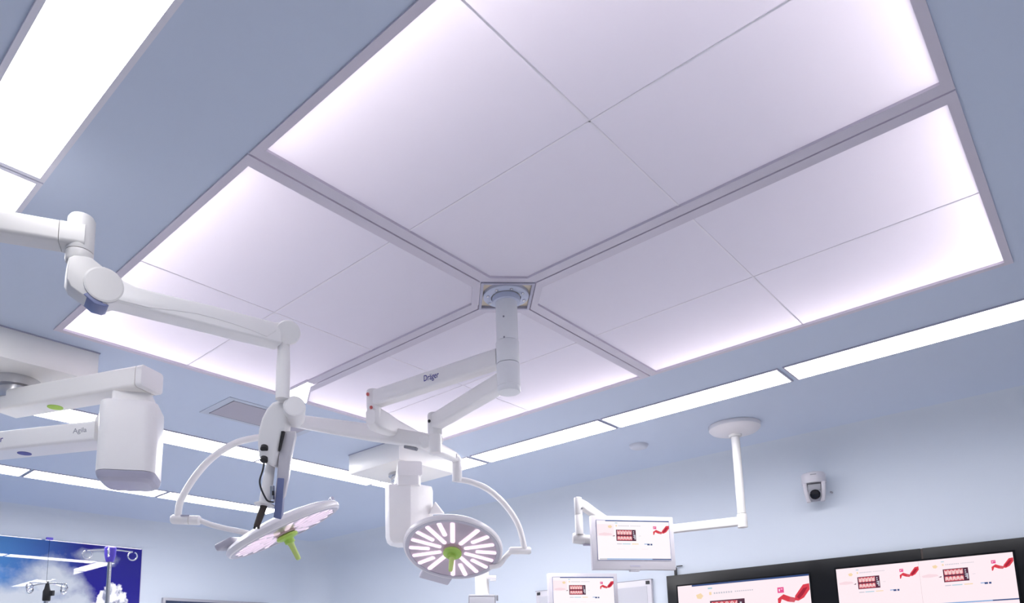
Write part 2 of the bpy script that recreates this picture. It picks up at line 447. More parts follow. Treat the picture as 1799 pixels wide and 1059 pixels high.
lettering('lettering', 'Dräger', P, (xd + Z*.0).normalized(), Z, .029, 'navy', sl, xs=.74)
b = MB(); b.lathe((E1.x, E1.y, 0), Z, [(.022, 2.592), (.033, 2.594), (.034, 2.650), (.036, 2.656), (.037, 2.735), (.034, 2.742), (.02, 2.744)], 28); b.build('elbow', 'white', sl)
for px, py in ((646, 697), (652, 720)):
    P = onplane(px, py, Vector((E1.x, E1.y, 0)), ray(px, py)*Vector((1, 1, 0)))
    o = (Vector((E1.x, E1.y, 0)) - Vector((P.x, P.y, 0)));
    q = -(ray(px, py)*Vector((1, 1, 0))).normalized()
    b = MB(); b.lathe(P + q*.030, q, [(.0075, 0), (.0075, .010), (.004, .011)], 12); b.build('brake_cap', 'red', sl)
JR = at(799, 803, 4.42)
S0 = Vector((E1.x, E1.y, 2.60)); 
b = MB()
ds = (JR - S0); sdv = ds.cross(Z).normalized(); upv = sdv.cross(ds).normalized()
b.loft([b.rrect(S0 + ds*t, (sdv, upv), w, h, min(w, h)*.3) for t, w, h in ((-.035, .05, .07), (.0, .066, .115), (.10, .066, .110), (.22, .062, .088), (.55, .058, .074), (.95, .05, .062), (1.0, .046, .056))])
b.build('spring_arm', 'white', sl)
b = MB(); b.tube(arc_pts([JR - ds.normalized()*.03, JR, JR + ds.normalized()*.03 - Z*.02, at(803, 822, 4.44), at(803, 846, 4.44)], 5), [.030]*21, 18); b.build('drop_joint', 'white', sl)
LR = at(795.5, 964.5, 4.62)
yk = arc_pts([at(803, 842, 4.44), at(826, 846, 4.46), at(856, 859, 4.50), at(886, 885, 4.55), at(910, 921, 4.60), at(922, 964, 4.64)], 8)
b = MB(); b.tube(yk, .0185, 16); b.build('yoke_arm', 'white', sl)
b = MB(); b.tube([at(933, 967, 4.645), at(930, 967, 4.645), at(897, 967, 4.64), at(894, 967, 4.64)], [.016, .024, .024, .016], 20); b.build('yoke_joint', 'white', sl)
b = MB(); b.tube(arc_pts([at(898, 968, 4.65), at(888, 978, 4.68), at(877, 992, 4.70), at(860, 996, 4.70)], 6), .016, 14); b.build('yoke_stub', 'white', sl)
vR = ray(795, 965).normalized()
rr = (RIGHT*178+DOWN*19); rr -= vR*rr.dot(vR); rr.normalize()
mm = vR.cross(rr); mm = mm if mm.dot(DOWN) > 0 else -mm
nR = -vR*.61 + mm*.79
lamp_head(sl, LR, nR, rr, .317, -106, 4)
b = MB(); b.prism([at(764, 880, 4.66), at(781, 902, 4.66), at(752, 904, 4.66)], FWD*.05); b.bevel(.01); b.build('rear_bracket', 'white', sl)

# ---------------- left lamp: lower arm, long spring arm, yoke, head
E2 = onz(764, 742, H0+1.20)
sl2 = thing('surgical_lamp', (CCX, CCY, 2.6), 'surgical lamp seen edge-on behind the monitor boom, hung on the lower arm', 'surgical lamp', 'surgical lamps on the central column')
b = MB(); b.lathe((CCX, CCY, 0), Z, [(.03, 2.548), (.047, 2.550), (.0505, 2.556), (.0505, 2.573), (.049, 2.5745), (.0505, 2.576), (.0505, 2.672), (.049, 2.676)], 40); b.build('collar', 'cool', sl2)
d2 = Vector((E2.x-CCX, E2.y-CCY, 0)).normalized()
za = 2.605
b = hbeam((CCX+d2.x*.045, CCY+d2.y*.045, za+.008), (E2.x, E2.y, za-.006), .062, .080, .014); b.build('lower_arm', 'white', sl2)
b = MB(); b.lathe((E2.x, E2.y, 0), Z, [(.020, 2.435), (.032, 2.440), (.032, 2.535), (.036, 2.540), (.037, 2.638), (.034, 2.645), (.02, 2.647)], 28); b.build('elbow', 'white', sl2)
q = -(ray(754, 740)*Vector((1, 1, 0))).normalized()
P = onplane(754, 743, Vector((E2.x, E2.y, 0)), q)
b = MB(); b.lathe(P + q*.022, q, [(.007, 0), (.007, .012)], 10); b.build('brake_cap', 'black', sl2)
JA = at(750, 775, 3.66); JB = at(497, 736, 4.0)
ds = JB-JA; sdv = ds.cross(Z).normalized(); upv = sdv.cross(ds).normalized()
b = MB()
b.loft([b.rrect(JA + ds*t, (sdv, upv), w, h, min(w, h)*.3) for t, w, h in ((-.03, .04, .05), (-.015, .058, .072), (.03, .064, .080), (.10, .062, .078), (.35, .066, .086), (.6, .062, .080), (.95, .058, .066), (1.0, .05, .058))])
b.build('spring_arm', 'white', sl2)
b = MB(); b.tube([at(745, 775, 3.62), at(770, 772, 3.70)], .036, 24); b.bevel(.006); b.build('arm_joint', 'white', sl2)
b = MB(); b.tube([JA+ds*.13-upv*.045-sdv*.0, JA+ds*.05-upv*.045], [.008, .012], 10); b.build('cable_clip', 'camgrey', sl2)
b = MB(); b.tube([JB+Z*.04, JB-Z*.02, JB-Z*.12], [.03, .032, .028], 18); b.build('drop_joint', 'white', sl2)
yk = arc_pts([JB-Z*.10, at(480, 767, 4.0), at(450, 769, 4.0), at(412, 779, 3.99), at(374, 803, 3.97), at(342, 838, 3.95), at(318, 878, 3.93), at(312, 908, 3.92)], 7)
b = MB(); b.tube(yk, .0185, 16); b.build('yoke_arm', 'white', sl2)
b = MB(); b.tube([at(301, 912, 3.92), at(304, 912, 3.92), at(333, 913.5, 3.92)], [.020, .026, .026], 22); b.build('yoke_joint', 'white', sl2)
b = MB(); b.tube([at(334, 913.5, 3.92), at(350, 914, 3.92), at(353, 914, 3.92)], [.026, .026, .018], 22); b.build('yoke_swivel', 'white', sl2)
b = MB(); b.bb((0, 0, 0), (.001, .001, .001)); b.bm.clear()
b.box(at(325, 905.3, 3.897), (.045, .008, .006), (RIGHT, DOWN, FWD)); b.build('label_plate', 'lav', sl2)
b = MB(); b.tube(arc_pts([at(350, 914, 3.92), at(372, 922, 3.92), at(400, 929, 3.93), at(430, 935, 3.94), at(452, 941, 3.95)], 6), .015, 14); b.build('yoke_stub', 'white', sl2)
LL = at(500, 933, 3.95)
vL = ray(500, 933).normalized()
rr = (RIGHT*192-DOWN*90); rr -= vL*rr.dot(vL); rr.normalize()
mm = vL.cross(rr); mm = mm if mm.dot(DOWN) > 0 else -mm
nL = -vL*.125 + mm*.992
hd2, u2, v2 = lamp_head(sl2, LL, nL, rr, .325, 168, 10, .07, .90)
c = LL + (u2*math.cos(.42)+v2*math.sin(.42))*.345 - nL*.03
b = MB(); b.tube(arc_pts([LL + (u2*math.cos(.62)+v2*math.sin(.62))*.31 - nL*.03, c - nL*.045, LL + (u2*math.cos(.20)+v2*math.sin(.20))*.315 - nL*.03], 6), .010, 12); b.build('grip_bar', 'lav', sl2)

# ------------------------------------------------------------------ monitor boom (close, left)
bm_ = thing('monitor_boom', at(140, 400, 2.3) , 'white jointed boom arm reaching in from the left edge to a hanging head', 'boom arm')
EB = at(142, 415, 2.3)
dB = hdir(-27); nB = Vector((-dB.y, dB.x, 0)); nB = nB if nB.dot(FWD) > 0 else -nB
near = EB - nB*.04
def pl(px, py): return onplane(px, py, near, nB)
L0 = pl(-60, 357); L1_ = pl(-60, 394)
start = -1.25
top_e = pl(104, 384); bot_e = pl(104, 422)
hh = (top_e-bot_e).length
b = MB(); mid = (top_e+bot_e)/2 + nB*.04
b.loft([b.rrect(mid + dB*t, (nB, Z), .080, hh, .012) for t in (start, -.002)]); b.build('boom_arm', 'dimwhite', bm_)
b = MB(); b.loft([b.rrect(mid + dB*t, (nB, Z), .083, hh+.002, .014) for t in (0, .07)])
b.build('end_collar', 'dimwhite', bm_)
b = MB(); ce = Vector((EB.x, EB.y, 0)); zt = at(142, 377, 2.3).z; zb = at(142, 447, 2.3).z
b.lathe(ce, Z, [(.020, zt), (.034, zt-.004), (.0395, zt-.014), (.0395, zb+.002), (.0385, zb)], 36); b.build('elbow', 'dimwhite', bm_)
off = mid + dB*start
b = MB(); b.lathe((off.x, off.y, 0), Z, [(.06, off.z-.06), (.06, 2.96), (.16, 2.965), (.16, 2.999)], 36); b.build('ceiling_post', 'white', bm_)
# lower elbow and spring arm
A = at(184, 498, 2.28); B = at(505, 583, 2.62)
dS = Vector((B.x-A.x, B.y-A.y, 0)).normalized(); nS = Vector((-dS.y, dS.x, 0)); nS = nS if nS.dot(FWD) > 0 else -nS
def ps(px, py, off=0.): return onplane(px, py, A + nS*off, nS)
b = MB()
b.lathe(ce, Z, [(.0385, zb-.001), (.0395, zb-.004), (.0395, zb-.03), (.036, zb-.04)], 36)
b.prism([ps(*p, .003) for p in [(121, 452), (118.5, 470), (117, 488), (124, 502), (146, 518), (168, 531), (184, 536), (205, 526), (208, 492), (178, 466), (162, 453), (150, 450), (130, 448)]], nS*.068)
b.bevel(.009, 3); b.build('elbow_lower', 'dimwhite', bm_)
b = MB(); b.prism([ps(*p, .001) for p in [(146.5, 516), (164, 509), (168, 512), (181, 532), (192, 536), (184, 538), (166, 533)]], nS*.072); b.bevel(.002); b.build('elbow_cover', 'slate', bm_)
top = [(172, 471), (182, 466), (196, 474), (212, 489), (238, 502.5), (270, 511), (320, 523), (374, 535.5), (430, 551), (484, 565), (494, 565)]
bot = [(497, 603), (469, 596), (408, 581), (330, 561), (255, 542.5), (214, 532), (204, 530), (190, 533.5), (178, 531), (166, 520), (160, 505), (160, 488)]
b = MB(); b.prism([ps(*p) for p in top+bot], nS*.075); b.bevel(.008, 3); b.build('spring_arm', 'white', bm_)
b = MB(); b.prism([ps(*p, -.0022) for p in [(200, 484), (212, 492), (238, 506), (270, 515), (320, 527), (374, 539.5), (430, 555), (478, 567), (486, 580), (469, 591), (440, 579), (408, 568), (375, 558), (345, 550.5), (306, 545), (262, 540), (214, 528), (204, 525)]], nS*.006); b.bevel(.0015, 2); b.build('side_cover', 'white', bm_)
b = MB(); b.lathe(ps(183, 499.5, -.0025), nS, [(.052, -.001), (.0575, .0005), (.0575, .008)], 40); b.build('pivot_disc', 'dimwhite', bm_, ang=8)
b = MB(); b.tube([ps(506, 584, -.006), ps(506, 584, .0), ps(506, 584, .074), ps(506, 584, .08)], [.040, .044, .044, .038], 32); b.build('end_joint', 'white', bm_, ang=22)
DP = B + nS*.035
topz = at(513, 607, 2.65).z; botz = at(516, 712, 2.67).z
b = MB(); b.lathe((DP.x, DP.y, 0), Z, [(.018, topz+.06), (.021, topz+.01), (.022, topz-.03), (.0240, topz-.07), (.0240, topz-.075), (.0245, topz-.08), (.0250, botz)], 28); b.build('drop_pole', 'white', bm_)
# ball joint facing the viewer
BJ = at(517, 722, 2.655)
vv = (ray(517, 722)*Vector((1, 1, 0))).normalized()
b = MB(); b.lathe(BJ - vv*.050, vv, [(.032, -.005), (.0375, -.003), (.0395, .004), (.0395, .12), (.030, .126)], 36); b.build('swivel_joint', 'white', bm_, ang=18)
# head shell
def hp(px, py, d=2.63): return at(px, py, d)
b = MB(); b.prism([hp(*p) for p in ((500, 704), (490, 702), (478, 706), (467, 718), (459, 734), (453.5, 754), (451.5, 776), (453.5, 804), (469, 814), (481, 821), (489, 790), (500, 752), (504, 726))], FWD*.085)
b.bevel(.012, 3); sh = b.build('head_shell', 'white', bm_)
for px, py in ((464, 789), (463.5, 809)):
    b = MB(); b.lathe(at(px, py, 2.6265), -FWD*.62+DOWN*.78, [(.0140, -.012), (.0140, .001), (.011, .002)], 18)
    b.build('rubber_plug', 'black', sh)
b = MB(); b.prism([at(494, 757, 2.622), at(499, 757, 2.622), at(491, 788, 2.622), at(488.5, 792, 2.622)], FWD*.02); b.build('slot', 'black', sh, smooth=False)
# sterile handle
hA = at(477, 806, 2.70); hB2 = at(464.5, 886, 2.66); dh = (hB2-hA)
b = MB(); b.tube([hA, hA+dh*.5, hA+dh*.97], [.0165, .0195, .021], 20); b.build('handle_tube', 'white', bm_)
b = MB(); b.lathe(hB2, dh, [(.010, -.008), (.030, -.004), (.037, .0), (.036, .003), (.015, .006)], 32); b.build('handle_guard', 'white', bm_)
gr = at(450.5, 925, 2.64)
b = MB(); b.tube([hB2, hB2+(gr-hB2)*.5, gr], [.0125, .0125, .0105], 12); b.build('grip', 'brown', bm_)
b = MB(); b.tube([gr-(gr-hB2)*.1-RIGHT*.006, gr-RIGHT*.008+DOWN*.008], .0045, 8); b.tube([gr-(gr-hB2)*.1+RIGHT*.006, gr+RIGHT*.007+DOWN*.008], .0045, 8); b.build('plug_tips', 'black', bm_)
b = MB(); b.tube(arc_pts([at(464, 812, 2.62), at(461.5, 826, 2.615), at(456.5, 843, 2.612), at(458, 856, 2.612), at(465, 872, 2.614), at(471, 880, 2.616), at(481, 882, 2.62)], 7), .0032, 8); b.build('cable', 'black', bm_)

# flat screen carried edge-on under the head
em = thing('monitor', at(487, 912, 2.68), 'slim flat panel seen edge-on hanging under the boom head', 'monitor')
pv = ray(495, 840); dpv = pv.normalized()*.95 + RIGHT*.025
b = MB(); b.prism([at(499, 757, 2.64), at(521, 757, 2.64), at(511, 800, 2.64), at(506, 842, 2.64), at(499, 876, 2.64), at(480, 884, 2.64), at(486, 842, 2.64), at(490, 800, 2.64)], dpv*.34); b.bevel(.006, 2)
b.build('housing', 'bezel', em)
b = MB(); b.prism([at(487.5, 839, 2.625), at(499.5, 840, 2.625), at(494, 912.5, 2.625), at(480.5, 909, 2.625)], dpv*.36); b.bevel(.003, 2); b.build('edge_reflection', 'slate', em)  # bluish reflection on the panel's lower edge, built as a slate-coloured slab
b = MB(); b.box(at(478.5, 865, 2.62), (.012, .05, .02), (RIGHT, DOWN, FWD)); b.bevel(.002); b.build('connector', 'steel', em)
b = MB(); b.box(at(480, 866, 2.607), (.006, .016, .01), (RIGHT, DOWN, FWD)); b.build('plug', 'black', em)

# ------------------------------------------------------------------ pendants
def cover_box(x0, x1, y0, y1, z0, parent):
    b = MB(); b.bb((x0, y0, z0), (x1, y1, ZC-.002)); b.bevel(.004, 2); b.build('ceiling_cover', 'warm', parent)
    b = MB(); b.bb((x0-.004, y0-.004, ZC-.006), (x1+.004, y1+.004, ZC-.0005)); b.build('shadow_gap', 'seam', parent)

pd = thing('ceiling_pendant', (1.02, 4.02, ZC), 'white ceiling supply pendant at the left edge with two arms and a rounded head', 'ceiling pendant', 'ceiling supply pendants')
cover_box(.73, 1.30, 3.735, 4.305, 2.85, pd)
b = MB(); b.lathe((1.02, 4.0, 0), Z, [(.085, 2.74), (.085, 2.80), (.105, 2.805), (.105, 2.852)], 36); b.build('ceiling_bearing', 'steel', pd)
dA = hdir(-66); nA = Vector((-dA.y, dA.x, 0)); nA = nA if nA.dot(FWD) > 0 else -nA
nearA = Vector((1.02, 4.02, 0)) - nA*.085
def pa(px, py, off=0.): return onplane(px, py, nearA + nA*off, nA)
tl, tr, br_, bl = pa(-10, 690), pa(239, 635.5), pa(240, 675.5), pa(-10, 722)
zt_, zb_ = (tl.z+tr.z)/2, (bl.z+br_.z)/2
s0 = (tl-nearA).dot(dA); s1 = (tr-nearA).dot(dA)
base = Vector((nearA.x, nearA.y, 0))
b = MB(); cm = base + nA*.068 + Z*((zt_+zb_)/2)
b.loft([b.rrect(cm + dA*t, (nA, Z), .136, zt_-zb_, .016) for t in (s0, s1-.004)]); b.build('upper_arm', 'warm', pd)
b = MB(); b.loft([b.rrect(cm + dA*t, (nA, Z), .136+q, zt_-zb_+q, .018) for t, q in ((s1-.003, 0), (s1+.004, .002), (s1+.035, .002))]); b.bevel(.01, 2, 60); b.build('arm_end_cap', 'white', pd)
def flat_dot(px, py, z, r, m, name, parent):
    P = onz(px, py, z); b = MB(); b.lathe((P.x, P.y, z-.0025), Z, [(r, 0), (r, .004)], 32); b.build(name, m, parent)
flat_dot(97, 715, zb_, .034, 'gdot', 'brake_marker', pd)
# neck and rounded head under the end
dF = hdir(-33); nF = Vector((-dF.y, dF.x, 0)); nF = nF if nF.dot(FWD) > 0 else -nF
endc = cm + dA*(s1-.095)
dep = (endc-CAMP).dot(FWD)
hc = at(232, 770, dep-.0)
neck_t, neck_b = at(232, 676, dep).z+.03, at(232, 703, dep).z
b = MB(); nc = Vector((hc.x, hc.y, 0)) + dF*.0
b.loft([b.rrect(nc + Z*z, (dF, nF), .165, .15, .02) for z in (zb_+.002, neck_b-.03)]); b.build('neck', 'white', pd)
hz1, hz0 = at(228, 697, dep-.13).z, at(228, 846, dep-.13).z
wB = 96/FPX*(dep-.10)
b = MB()
rings = []
for z, q, w in ((hz1, 0, wB*.96), (hz1-.004, .006, wB), ):
    pass
prof = [(hz1, .965), (hz1-.006, .99), (hz1-.03, 1.0), (hz0+.046, 1.0), (hz0+.044, 1.0), (hz0+.032, .985), (hz0+.014, .93), (hz0+.002, .80), (hz0, .74)]
hcen = at(231, 770, dep-.01)
hcen.z = 0
b.loft([b.rrect(hcen + Z*z, (dF, nF), wB*k, .25*k, .055*k, 7) for z, k in prof[:4]]); head = b.build('head_housing', 'white', pd, ang=30)
b = MB(); b.loft([b.rrect(hcen + Z*z, (dF, nF), wB*k, .25*k, .055*k, 7) for z, k in prof[4:]]); b.build('bottom_cap', 'lav', pd, ang=30)
# lower arm
dG = hdir(-61); nG = Vector((-dG.y, dG.x, 0)); nG = nG if nG.dot(FWD) > 0 else -nG
nearG = Vector((hcen.x, hcen.y, 0)) - nG*.075 
def pg(px, py): return onplane(px, py, nearG, nG)
a0, a1, a2, a3 = pg(0, 755.5), pg(163, 737.5), pg(170, 770.8), pg(0, 791)
zt2, zb2 = (a0.z+a1.z)/2, (a2.z+a3.z)/2
cm2 = Vector((nearG.x, nearG.y, (zt2+zb2)/2)) + nG*.075
s_in = (a1-nearG).dot(dG)
b = MB(); b.loft([b.rrect(cm2 + dG*t, (nG, Z), .15, zt2-zb2, .016) for t in (-1.5, s_in+.012)]); b.build('lower_arm', 'white', pd)
kz = at(168, 745, dep).z
b = MB(); b.lathe(Vector((0, 0, kz)) + Vector((cm2.x, cm2.y, 0)) + dG*(s_in+.0), dG, [(.03, -.012), (.058, -.006), (.066, .006), (.068, .05)], 32); b.build('arm_hub', 'white', pd)
flat_dot(43, 796, zb2, .030, 'bdot', 'brake_marker', pd)
P = pg(128, 761); lettering('lettering', 'Agila', P - nG*.0005, dG, Z, .023, 'greyp', pd, xs=1.15)
P = pg(-33, 780); lettering('lettering', 'Dräger', P - nG*.0005, dG, Z, .030, 'navy', pd)
pc2 = cm2 - dG*1.5
b = MB(); b.lathe((pc2.x, pc2.y, 0), Z, [(.09, zb2-.01), (.09, 2.9), (.16, 2.905), (.16, 2.998)], 32); b.build('rear_post', 'white', pd)

# second pendant, behind the right lamp
p2 = thing('ceiling_pendant', (3.588, 4.028, ZC), 'white ceiling supply pendant with square ceiling cover, half hidden by the lit lamp', 'ceiling pendant', 'ceiling supply pendants')
cover_box(3.303, 3.873, 3.742, 4.313, 2.845, p2)
b = MB(); b.lathe((3.588, 4.028, 0), Z, [(.085, 2.79), (.085, 2.82), (.105, 2.825), (.105, 2.848)], 36); b.build('ceiling_bearing', 'steel', p2)
HB = at(719, 838, 4.70)
dH = Vector((HB.x-3.588, HB.y-4.028, 0)); LH = dH.length; dH.normalize(); nH = Vector((-dH.y, dH.x, 0))
zt3 = at(720, 807.5, 4.62).z; zb3 = at(720, 834, 4.62).z
c0 = Vector((3.588, 4.028, (zt3+zb3)/2))
b = MB(); b.loft([b.rrect(c0 + dH*t, (nH, Z), .155, zt3-zb3, .014) for t in (-.10, LH+.07)]); b.build('upper_arm', 'white', p2)
b = MB(); nb = Vector((HB.x, HB.y, 0)); dK = hdir(-48); nK = Vector((-dK.y, dK.x, 0))
b.loft([b.rrect(nb + Z*z, (dK, nK), .140, .13, .012) for z in (zb3+.002, at(719, 851, 4.70).z-.02)]); b.build('neck', 'white', p2)
z1h, z0h = at(719, 850, 4.66).z, at(719, 956, 4.66).z
cB = at(719, 900, 4.72); cB.z = 0
oc = [(-.158, .02), (-.150, -.05), (-.118, -.105), (.022, -.120), (.150, -.020), (.150, .08), (.06, .13), (-.11, .12)]
rg = lambda z, k: [cB + dK*(x*k) + nK*(y*k) + Z*z for x, y in oc]
b = MB(); b.loft([rg(z1h, .97), rg(z1h-.008, 1.), rg(z0h+.05, .985), rg(z0h+.02, .93), rg(z0h, .80)]); b.bevel(.006, 2, 20); b.build('head_housing', 'white', p2)

# ------------------------------------------------------------------ ceiling monitor arm (right)
DX, DY = 4.783, 1.921
ma = thing('monitor_support', (DX, DY, ZC), 'white pole with round ceiling disc and folding arm at right', 'monitor support')
b = MB(); b.lathe((DX, DY, 0), Z, [(.04, 2.930), (.10, 2.938), (.155, 2.955), (.172, 2.972), (.174, 2.998)], 48); b.build('ceiling_disc', 'offw', ma)
b = MB(); b.lathe((DX, DY, 0), Z, [(.040, 2.915), (.043, 2.92), (.043, 2.94)], 28); b.build('collar', 'dimwhite', ma)
b = MB(); b.lathe((DX, DY, 0), Z, [(.028, 2.375), (.028, 2.925)], 28); b.build('pole', 'dimwhite', ma)
b = MB(); b.lathe((DX, DY, 0), Z, [(.026, 2.276), (.033, 2.278), (.033, 2.366), (.031, 2.371)], 28); b.build('knuckle', 'dimwhite', ma)
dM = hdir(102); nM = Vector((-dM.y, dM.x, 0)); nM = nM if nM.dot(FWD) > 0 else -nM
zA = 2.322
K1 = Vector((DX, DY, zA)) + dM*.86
b = hbeam(Vector((DX, DY, zA)) + dM*.02, K1, .045, .062, .010); b.build('fixed_arm', 'dimwhite', ma)
b = MB(); b.lathe((K1.x, K1.y, 0), Z, [(.03, zA-.05), (.034, zA-.04), (.034, zA+.05), (.03, zA+.06)], 24); b.build('knuckle', 'dimwhite', ma)
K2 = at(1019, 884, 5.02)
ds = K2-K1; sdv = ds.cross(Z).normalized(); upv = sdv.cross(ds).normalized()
b = MB(); b.loft([b.rrect(K1+Z*.02 + ds*t - Z*.02*t, (sdv, upv), w, h, .012) for t, w, h in ((0, .05, .07), (.3, .05, .066), (.7, .05, .062), (.9, .048, .07), (1.02, .044, .056))]); b.build('spring_arm', 'dimwhite', ma)
b = MB(); zt4 = at(1016, 873, 5.0).z; zb4 = at(1016, 940, 5.0).z; q = at(1016.5, 905, 5.0)
b.lathe((q.x, q.y, 0), Z, [(.015, zt4+.004), (.026, zt4), (.0275, zt4-.02), (.0275, zt4-.12), (.026, zt4-.123), (.0275, zt4-.126), (.0275, zb4)], 24); b.build('drop_tube', 'dimwhite', ma)
b = MB(); b.tube([at(1006, 945, 5.0), at(1008, 945, 5.0), at(1026, 947, 4.99), at(1027, 947, 4.99)], [.032, .037, .037, .033], 24); b.tube([at(1027, 947.5, 4.99), at(1044, 949, 4.99), at(1098, 951, 4.955)], [.034, .034, .028], 24); b.build('tilt_joint', 'dimwhite', ma)
b = MB(); b.box(at(1032, 957, 4.98), (.06, .012, .03), (RIGHT, DOWN, FWD)); b.bevel(.003); b.build('joint_pad', 'lav', ma)
b = MB(); b.lathe(at(1022, 893, 4.985), -FWD, [(.007, -.004), (.007, .006)], 10); b.build('screw', 'camgrey', ma)

# ------------------------------------------------------------------ screens with the picture shown on them
def em_mat(name, col, e=1.0):
    m = bpy.data.materials.new(name); m.use_nodes = True; nt = m.node_tree; nt.nodes.clear()
    o = nt.nodes.new('ShaderNodeOutputMaterial'); em = nt.nodes.new('ShaderNodeEmission')
    em.inputs[0].default_value = (*col, 1); em.inputs[1].default_value = e*.63
    gl = nt.nodes.new('ShaderNodeBsdfGlossy'); gl.inputs['Roughness'].default_value = .25; gl.inputs['Color'].default_value = (.02, .02, .02, 1)
    ad = nt.nodes.new('ShaderNodeAddShader')
    nt.links.new(em.outputs[0], ad.inputs[0]); nt.links.new(gl.outputs[0], ad.inputs[1]); nt.links.new(ad.outputs[0], o.inputs[0])
    return m
SCR = [em_mat('scr_white', (1., .93, .96), 1.0), em_mat('scr_pink', (.98, .74, .80), .95), em_mat('scr_dark', (.10, .03, .06), .9), em_mat('scr_tooth', (1., .66, .66), .9),
       em_mat('scr_gum', (.80, .12, .16), .8), em_mat('scr_red', (.78, .05, .08), .9), em_mat('scr_badge', (.90, .10, .32), .9), em_mat('scr_blue', (.30, .48, .80), .9),
       em_mat('scr_navy', (.05, .10, .28), .8), em_mat('scr_grey', (.62, .62, .70), .9), em_mat('scr_gold', (.95, .72, .45), .95), em_mat('scr_teal', (.45, .70, .80), .9),
       em_mat('scr_pale', (1., .84, .89), 1.), em_mat('scr_deep', (.48, .02, .05), .8)]
def screen_picture(b, o, X, Y, w, h, tint=0, bar=True, taskbar=True, k=1.0):
    """web page with a dental photograph, a ribbon and a badge; o top-left corner, X right, Y down, unit square w by h"""
    N = X.cross(Y); N = N if N.dot(FWD) < 0 else -N
    lv = [0]
    def P(x, y, l): return o + X*(x*w) + Y*(y*h) + N*(.0004*l)
    def poly(pts, mi, l): b.face([P(x, y, l) for x, y in pts], mi)
    def rect(x0, y0, x1, y1, mi, l): poly(((x0, y0), (x1, y0), (x1, y1), (x0, y1)), mi, l)
    rect(0, 0, 1, 1, tint, 0)
    if bar: rect(.12, .0, 1., .022, 8 if taskbar else 7, 1)
    rect(.0, .10, .23, .40, 12, 1)
    poly(((.02, .34), (.10, .31), (.19, .33), (.21, .37), (.12, .39), (.03, .38)), 1, 2)
    poly(((.15, .14), (.19, .12), (.21, .16), (.19, .20), (.16, .19)), 10, 2)
    rect(.258, .115, .277, .155, 10, 2); rect(.25, .055, .285, .075, 11, 2)
    for i in range(8): rect(.295+i*.019, .125, .295+i*.019+.012, .147, 9, 2)
    for i in range(9): rect(.46+i*.016, .128, .46+i*.016+.011, .142, 9, 2)
    # framed photograph of teeth
    rect(.26, .235, .53, .52, 2, 2)
    n = 5
    for i in range(n):
        x = .275 + i*.040
        poly(((x, .255), (x+.037, .255), (x+.035, .345), (x+.018, .362), (x+.002, .345)), 3, 4)
        poly(((x+.002, .425), (x+.018, .400), (x+.035, .425), (x+.037, .49), (x, .49)), 3, 4)
        poly(((x, .250), (x+.037, .250), (x+.018, .29)), 4, 5)
        poly(((x, .505), (x+.037, .505), (x+.018, .465)), 4, 5)
    rect(.272, .25, .475, .365, 4, 3); rect(.272, .395, .475, .505, 4, 3)
    for i in range(4): rect(.492, .275+i*.045, .507, .30+i*.045, 9, 3)
    rect(.507, .36, .522, .48, 9, 3)
    poly(((.205, .40), (.24, .375), (.235, .405)), 2, 2)
    rect(.57, .385, .60, .392, 9, 2)
    for x0, x1, mi in ((.265, .33, 9), (.34, .45, 11), (.47, .56, 10), (.64, .68, 7), (.68, .715, 8), (.725, .75, 8)): rect(x0, .585, x1, .605 + (.02 if mi == 8 else 0), mi, 2)
    for x0, x1 in ((.27, .37), (.44, .53), (.60, .69)): rect(x0, .72, x1, .733, 12, 2)
    # badge and folded ribbon
    rect(.775, .135, .82, .205, 6, 2); rect(.785, .155, .792, .185, 0, 3); rect(.798, .155, .812, .162, 0, 3)
    poly(((.772, .275), (.815, .225), (.86, .262), (.905, .285), (.885, .335), (.84, .320), (.80, .285), (.785, .35), (.772, .36)), 5, 2)
    poly(((.86, .262), (.905, .285), (.885, .335), (.85, .325)), 4, 3)
    poly(((.895, .255), (.955, .125), (.998, .115), (.998, .19), (.955, .285), (.915, .32), (.89, .31)), 5, 4)
    poly(((.905, .27), (.955, .17), (.985, .16), (.95, .25), (.92, .30)), 13, 5)
    if taskbar:
        rect(.02, .965, 1., .992, 7, 1); rect(.02, .965, .12, .992, 9, 2); rect(.74, .965, 1., .992, 8, 2)

def desk_monitor(px0, py0, dep, w, h, label, rootname='monitor', th=-36, stand=False):
    X = hdir(th); N = Vector((-X.y, X.x, 0)); N = N if N.dot(FWD) < 0 else -N
    O = at(px0, py0, dep); D = -Z
    c = O + X*w/2 + D*h
    r = thing(rootname, c if not stand else Vector((c.x, c.y, 0)) - N*.08, label, 'monitor', 'white flat monitors showing a web page')
    fw, fb = .036, .062
    b = MB(); mid = O + X*w/2 + D*h/2 - N*.022
    b.box(mid, (w, h, .042), (X, D, N)); b.bevel(.006, 2); b.build('housing', 'bezel', r)
    b = MB(); b.box(mid + N*.0215, (w-fw*1.4, h-fw*1.6, .003), (X, D, N)); b.bm.clear()
    b.box(O + X*w/2 + D*(h+.004) - N*.02, (.07, .012, .03), (X, D, N)); b.bevel(.004); b.build('lower_lip', 'bezel', r)
    b = MB(); b.box(O + X*w/2 + D*(h-fb*.42) + N*.0002, (.07, .009, .002), (X, D, N)); b.build('maker_mark', 'lav', r)
    b = MB(); b.box(O + X*w/2 + D*(fw*.9+(h-fw-fb)/2) + N*-.0005, (w-fw*2+.006, h-fw-fb+.006, .004), (X, D, N)); b.build('screen_edge', 'slate', r)
    b = MB(); screen_picture(b, O + X*fw + D*fw*.9 + N*.0025, X, D, w-2*fw, h-fw-fb)
    b.build('screen', SCR, r, smooth=False, recalc=False)
    return r, X, N, O
desk_monitor(1038, 905, 4.86, 155/FPX*4.90, 95/FPX*4.92, 'white monitor hung on the folding ceiling arm, showing a web page')
